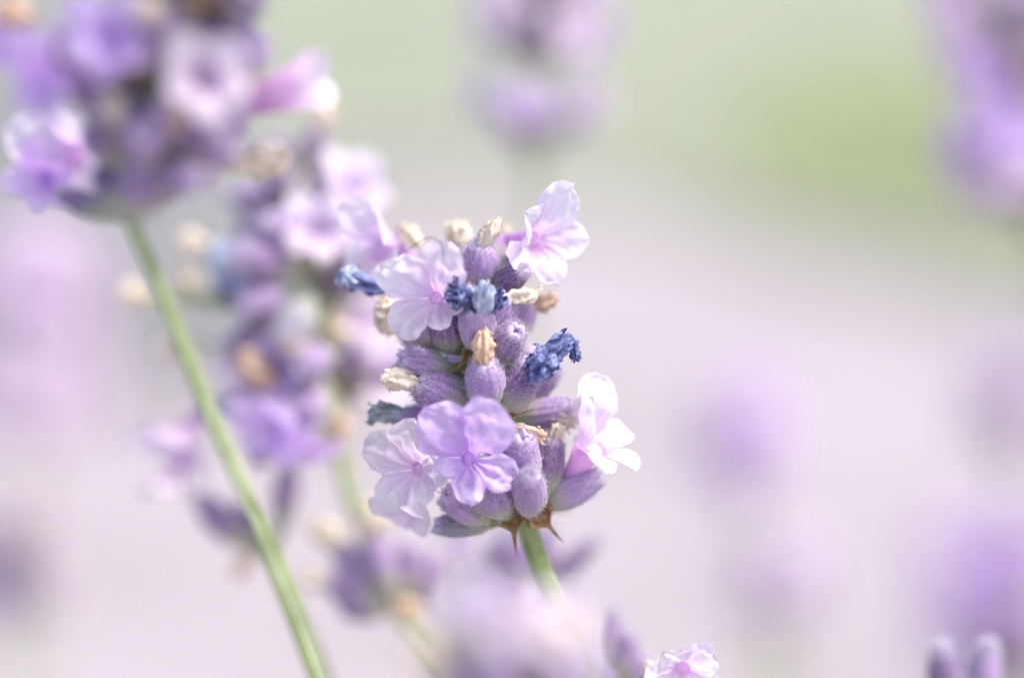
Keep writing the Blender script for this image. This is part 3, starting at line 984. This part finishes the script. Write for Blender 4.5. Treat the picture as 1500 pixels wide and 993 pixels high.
S3.flower(Q3(258, 690, -4), V(-.35, -.8, .3), V(-.5, .5, .6), 'pale', .9)
S3.flower(Q3(510, 285, -2), V(.4, .5, .6), V(0, 1, .2), 'widepale', 1.0)
S3.flower(Q3(465, 340, -10), V(.2, .2, .9), V(0, 1, .2), 'fan2', .8)
S3.flower(Q3(545, 560, 2), V(.7, .2, .5), V(0, 1, .2), 'widepale', 1.0)
S3.flower(Q3(520, 470, 2), V(.7, .0, .5), V(0, 1, .2), 'widepale', .9)
S3.whorl(.4, 6, 45, k=1.0, p_flow=0, flow=('widepale',), p_wilt=.2)
S3.whorl(1.1, 8, 62, k=1.35, p_flow=0, p_wilt=.2)
S3.whorl(1.9, 8, 66, k=1.4, p_flow=0, p_wilt=.2)
S3.whorl(2.8, 8, 70, k=1.4, p_flow=.15, flow=('widepale', 'open'), p_wilt=.2)
S3.whorl(4.3, 7, 75, k=1.3, p_flow=.1, p_wilt=.2)
S3.finish()

# ------------------------------------------------------------------ other spikes of the same plants
def auto(label, pts, d, foot, whorls, seed, stem=24, k=1.0, fuzz=True, flow=('open', 'pale', 'wide'), p_flow=.22, p_wilt=.4, dd=None, kinds='cctqb'):
    axis = [P(x, y, d + (dd * .001 * i if dd else 0)) for i, (x, y) in enumerate(pts)]
    if foot is None:
        foot = foot_of(axis[-1], .95, 0)
    s = Spike(label, axis, foot, stem, seed)
    for (t, n, sp) in whorls:
        s.whorl(t, n, sp, k=k, fuzz=fuzz, flow=flow, p_flow=p_flow, p_wilt=p_wilt, kinds=kinds)
    return s


sb = auto('slender lavender tip with two dark purple buds half hidden behind the curved stem', [(392, 790), (402, 822), (436, 900), (478, 1000), (500, 1060)], .388, None, [], 19, stem=16)
for (bx, by, tx, ty, w) in [(412, 782, 424, 684, 38), (372, 806, 292, 732, 44), (396, 800, 350, 742, 30)]:
    sb.calyx(P(bx, by, .386), P(tx, ty, .384), W(w, .386), 'b')
sb.wilt(P(368, 815, .386), P(345, 845, .386), W(20, .386), 'p')
sb.finish()
# behind the main stem
s5 = auto('blurred lavender spike with white and violet blooms just behind the focused stem', [(770, 830), (775, 865), (782, 900), (790, 950), (800, 1030)], .395, None, [(.6, 6, 40), (1.6, 7, 62)], 21, k=1.0, p_flow=0, p_wilt=.2)
Q5 = lambda x, y, mm=0: P(x, y, .395 + mm * .001)
for (bx, by, tx, ty, w) in [(782, 860, 803, 775, 36), (778, 860, 726, 790, 54), (786, 870, 868, 795, 30), (776, 862, 745, 780, 50)]:
    s5.calyx(Q5(bx, by, -8), Q5(tx, ty, -14), W(w, .385), 'b')
s5.flower(Q5(742, 868, -8), V(-.3, .2, .9), V(0, 1, 0), 'widepale', 1.1)
s5.flower(Q5(700, 815, -2), V(-.6, .3, .5), V(0, 1, 0), 'pale', 1.0)
s5.finish()
# foreground bottom
s6 = auto('heavily blurred foreground lavender spike with cream dried flowers on top', [(752, 950), (762, 1000), (768, 1050), (775, 1120), (780, 1200)], .268, None, [(.4, 7, 42), (1.3, 8, 58), (2.2, 8, 62)], 23, k=1.1, p_flow=0, p_wilt=.1, flow=('open', 'pale'))
Q6 = lambda x, y, mm=0: P(x, y, .268 + mm * .001)
for (bx, by, tx, ty, w, kd) in [(745, 945, 735, 878, 80, 'q'), (800, 950, 832, 895, 56, 'q'), (715, 955, 690, 900, 60, 'q'), (690, 950, 655, 925, 46, 'c'), (640, 985, 605, 935, 40, 'c')]:
    s6.wilt(Q6(bx, by, -4), Q6(tx, ty, -5), W(w, .268), kd)
for (bx, by, tx, ty, w) in [(760, 970, 690, 940, 60), (762, 985, 650, 985, 60), (765, 965, 840, 930, 60), (768, 990, 870, 975, 60)]:
    s6.calyx(Q6(bx, by, -2), Q6(tx, ty, -4), W(w, .268), 'c')
s6.flower(Q6(738, 905, -6), V(-.15, .2, .95), V(-.1, 1, .1), 'widepale', .72)
s6.flower(Q6(815, 925, -4), V(.4, .3, .8), V(.1, 1, .1), 'widepale', .7)
s6.finish()
# buds right of the stem at the bottom
s7 = auto('slightly blurred lavender tip with two narrow purple buds and pale petals', [(905, 990), (908, 1020), (912, 1080), (915, 1150)], .368, None, [(1.2, 7, 60), (2.0, 7, 62)], 25, p_flow=0, p_wilt=.1)
Q7 = lambda x, y, mm=0: P(x, y, .368 + mm * .001)
for (bx, by, tx, ty, w, k_) in [(888, 980, 897, 895, 26, 'b'), (902, 1000, 920, 926, 38, 'b'), (912, 1005, 945, 960, 34, 'c')]:
    s7.calyx(Q7(bx, by, -2), Q7(tx, ty, -2), W(w, .368), k_)
s7.flower(Q7(902, 955, 5), V(.15, .9, .2), V(.2, .2, 1), 'tubepale', .62)
s7.finish()
# pink flower at the bottom edge
s8 = auto('lavender spike topped by a crisp white and pink open flower', [(1000, 1040), (1004, 1070), (1010, 1130), (1015, 1200)], .345, None, [(.5, 6, 45), (1.4, 8, 60)], 27, p_flow=0, p_wilt=.15)
Q8 = lambda x, y, mm=0: P(x, y, .345 + mm * .001)
s8.calyx(Q8(1002, 1060, -2), Q8(1000, 1010, -4), W(44), 'c')
s8.flower(Q8(1000, 978, -8), V(-.1, -.2, 1), V(.16, 1, .1), 'pale', 1.0)
s8.wilt(Q8(960, 1000, -4), Q8(944, 970, -4), W(22), 'q')
s8.finish()
# two fuzzy buds, bottom right
s9 = auto('pair of fuzzy purple buds with white hairs topping a lavender spike', [(1412, 1010), (1412, 1040), (1410, 1100), (1408, 1170)], .362, None, [(1.5, 7, 60), (2.1, 7, 62)], 29, p_flow=0, p_wilt=.1)
Q9 = lambda x, y, mm=0: P(x, y, .362 + mm * .001)
for (bx, by, tx, ty, w) in [(1392, 1040, 1378, 950, 62), (1428, 1045, 1450, 950, 58), (1410, 1045, 1413, 992, 50)]:
    s9.calyx(Q9(bx, by, -2), Q9(tx, ty, -3), W(w * .8, .362), 'f')
s9.finish()
# top centre, behind
s10 = auto('blurred violet lavender spike rising behind the upper right flower', [(800, -190), (798, -90), (795, 0), (792, 90), (788, 170), (784, 240), (775, 420), (760, 640), (745, 820), (730, 1000)], .47, None,
           [(.5, 7, 50), (1.2, 8, 55), (1.8, 8, 60), (2.4, 8, 62), (2.9, 7, 64), (4.5, 7, 62)], 33, stem=18, k=1.0, p_flow=.6, p_wilt=.3, flow=('open', 'widepale', 'pale'))
s10.finish()
s11 = auto('blurred violet lavender spike with a leaning stem beside the green shrub', [(1455, -200), (1465, -90), (1475, 20), (1488, 130), (1505, 250), (1530, 380), (1570, 600), (1600, 1000)], .49, None,
           [(.5, 7, 50), (1.2, 8, 55), (2.0, 9, 60), (2.6, 9, 62), (3.2, 9, 62), (3.9, 9, 64), (4.5, 8, 66)], 35, stem=22, k=1.2, p_flow=.6, p_wilt=.15, flow=('widepale', 'open'))
s11.finish()
s12 = auto('small far lavender head, bluish violet with a pale top and green base', [(1086, 600), (1088, 640), (1090, 680), (1093, 730), (1100, 820), (1110, 1000)], .66, None,
           [(.3, 6, 40), (.9, 7, 55), (1.6, 8, 60), (2.3, 8, 64), (2.8, 8, 66)], 37, stem=26, k=.9, p_flow=.85, p_wilt=.05, flow=('pale', 'open'), fuzz=False)
s12.finish()
s13 = auto('low far lavender head with a greenish bud whorl', [(1135, 830), (1138, 870), (1142, 920), (1146, 1000), (1150, 1100)], .62, None,
           [(.3, 6, 45), (1.0, 8, 58), (1.7, 8, 66)], 39, stem=30, k=1.0, p_flow=.5, p_wilt=.1, flow=('pale',), fuzz=False)
s13.finish()
s14 = auto('tall far violet lavender spike standing alone over pale gravel', [(60, 410), (55, 460), (48, 530), (40, 610), (40, 700), (45, 1000)], .72, None,
           [(.2, 7, 45), (.7, 8, 55), (1.2, 9, 58), (1.8, 9, 60), (2.4, 9, 62), (3.0, 9, 64), (3.6, 9, 64)], 41, stem=24, k=1.35, p_flow=.9, p_wilt=.05, flow=('widepale', 'pale'), fuzz=False)
s14.finish()
s15 = auto('short far lavender spike with greyish violet buds at the foot of the tall violet one', [(15, 790), (18, 850), (22, 920), (25, 1000)], .58, None,
           [(.2, 7, 45), (.9, 8, 58), (1.6, 8, 62)], 43, stem=24, k=1.2, p_flow=.15, p_wilt=.3, fuzz=False)
s15.finish()
s16 = auto('far pale lavender spike beyond the pair of fuzzy buds', [(1490, 520), (1492, 590), (1494, 660), (1496, 800), (1498, 1000)], .72, None,
           [(.2, 6, 45), (.9, 8, 55), (1.6, 8, 60), (2.1, 8, 64)], 45, stem=26, k=1.1, p_flow=.5, p_wilt=.1, flow=('pale', 'widepale'), fuzz=False)
s16.finish()
s17 = auto('far stout violet lavender spike behind the pair of fuzzy buds', [(1405, 800), (1408, 870), (1410, 940), (1412, 1030)], .78, None,
           [(.2, 8, 48), (.8, 9, 55), (1.4, 9, 60), (2.0, 9, 62), (2.6, 9, 62)], 47, stem=26, k=.95, p_flow=.9, p_wilt=.05, fuzz=False)
s17.finish()
s18 = auto('far dusky purple lavender spike with tan dried flowers beside the stout violet one', [(1490, 840), (1488, 900), (1486, 970), (1484, 1060)], .60, None,
           [(.2, 8, 48), (.8, 9, 55), (1.4, 9, 60), (2.0, 9, 62), (2.6, 9, 62)], 49, stem=26, k=1.1, p_flow=.5, p_wilt=.4, kinds='tct', fuzz=False)
s18.finish()

# ------------------------------------------------------------------ plants the spikes grow from, and what lies behind
def bush(loc, rx, ry, h, seed, label, nleaf=2600, spikes=0, group=None):
    r = root('lavender_bush', loc, label, 'bush', group)
    obj('branches', leafy_stems(rx, ry, h, 60, seed), r)
    obj('foliage', leaf_mesh('foliage', nleaf, seed + 1, dome_place(rx, ry, h), .028, .0022, M_LEAF), r, kind='stuff')
    return r


bush((-.01, .39, 0), .20, .17, .17, 301, 'leafy grey green lavender bush carrying the focused flower spikes', 3200)
bush((.06, .66, 0), .24, .12, .14, 305, 'leafy grey green lavender bush carrying the far flower heads', 2600)

# yellow-green shrub on the lawn
M_SHRUB = sheet_material('shrub_leaf', (0.42, 0.48, 0.20), (0.58, 0.62, 0.34), 14.0, trans=.5)


def shrub(loc, rx, ry, h, seed, label):
    r = root('round_shrub', loc, label, 'shrub')
    obj('branches', leafy_stems(rx, ry, h, 50, seed), r)
    obj('foliage', leaf_mesh('foliage', 190, seed + 1, dome_place(rx, ry, h), .05, .013, M_SHRUB), r, kind='stuff')


shrub((.425, 3.0, .008), .19, .5, .05, 401, 'low yellow green shrub on the lawn behind the flowers')
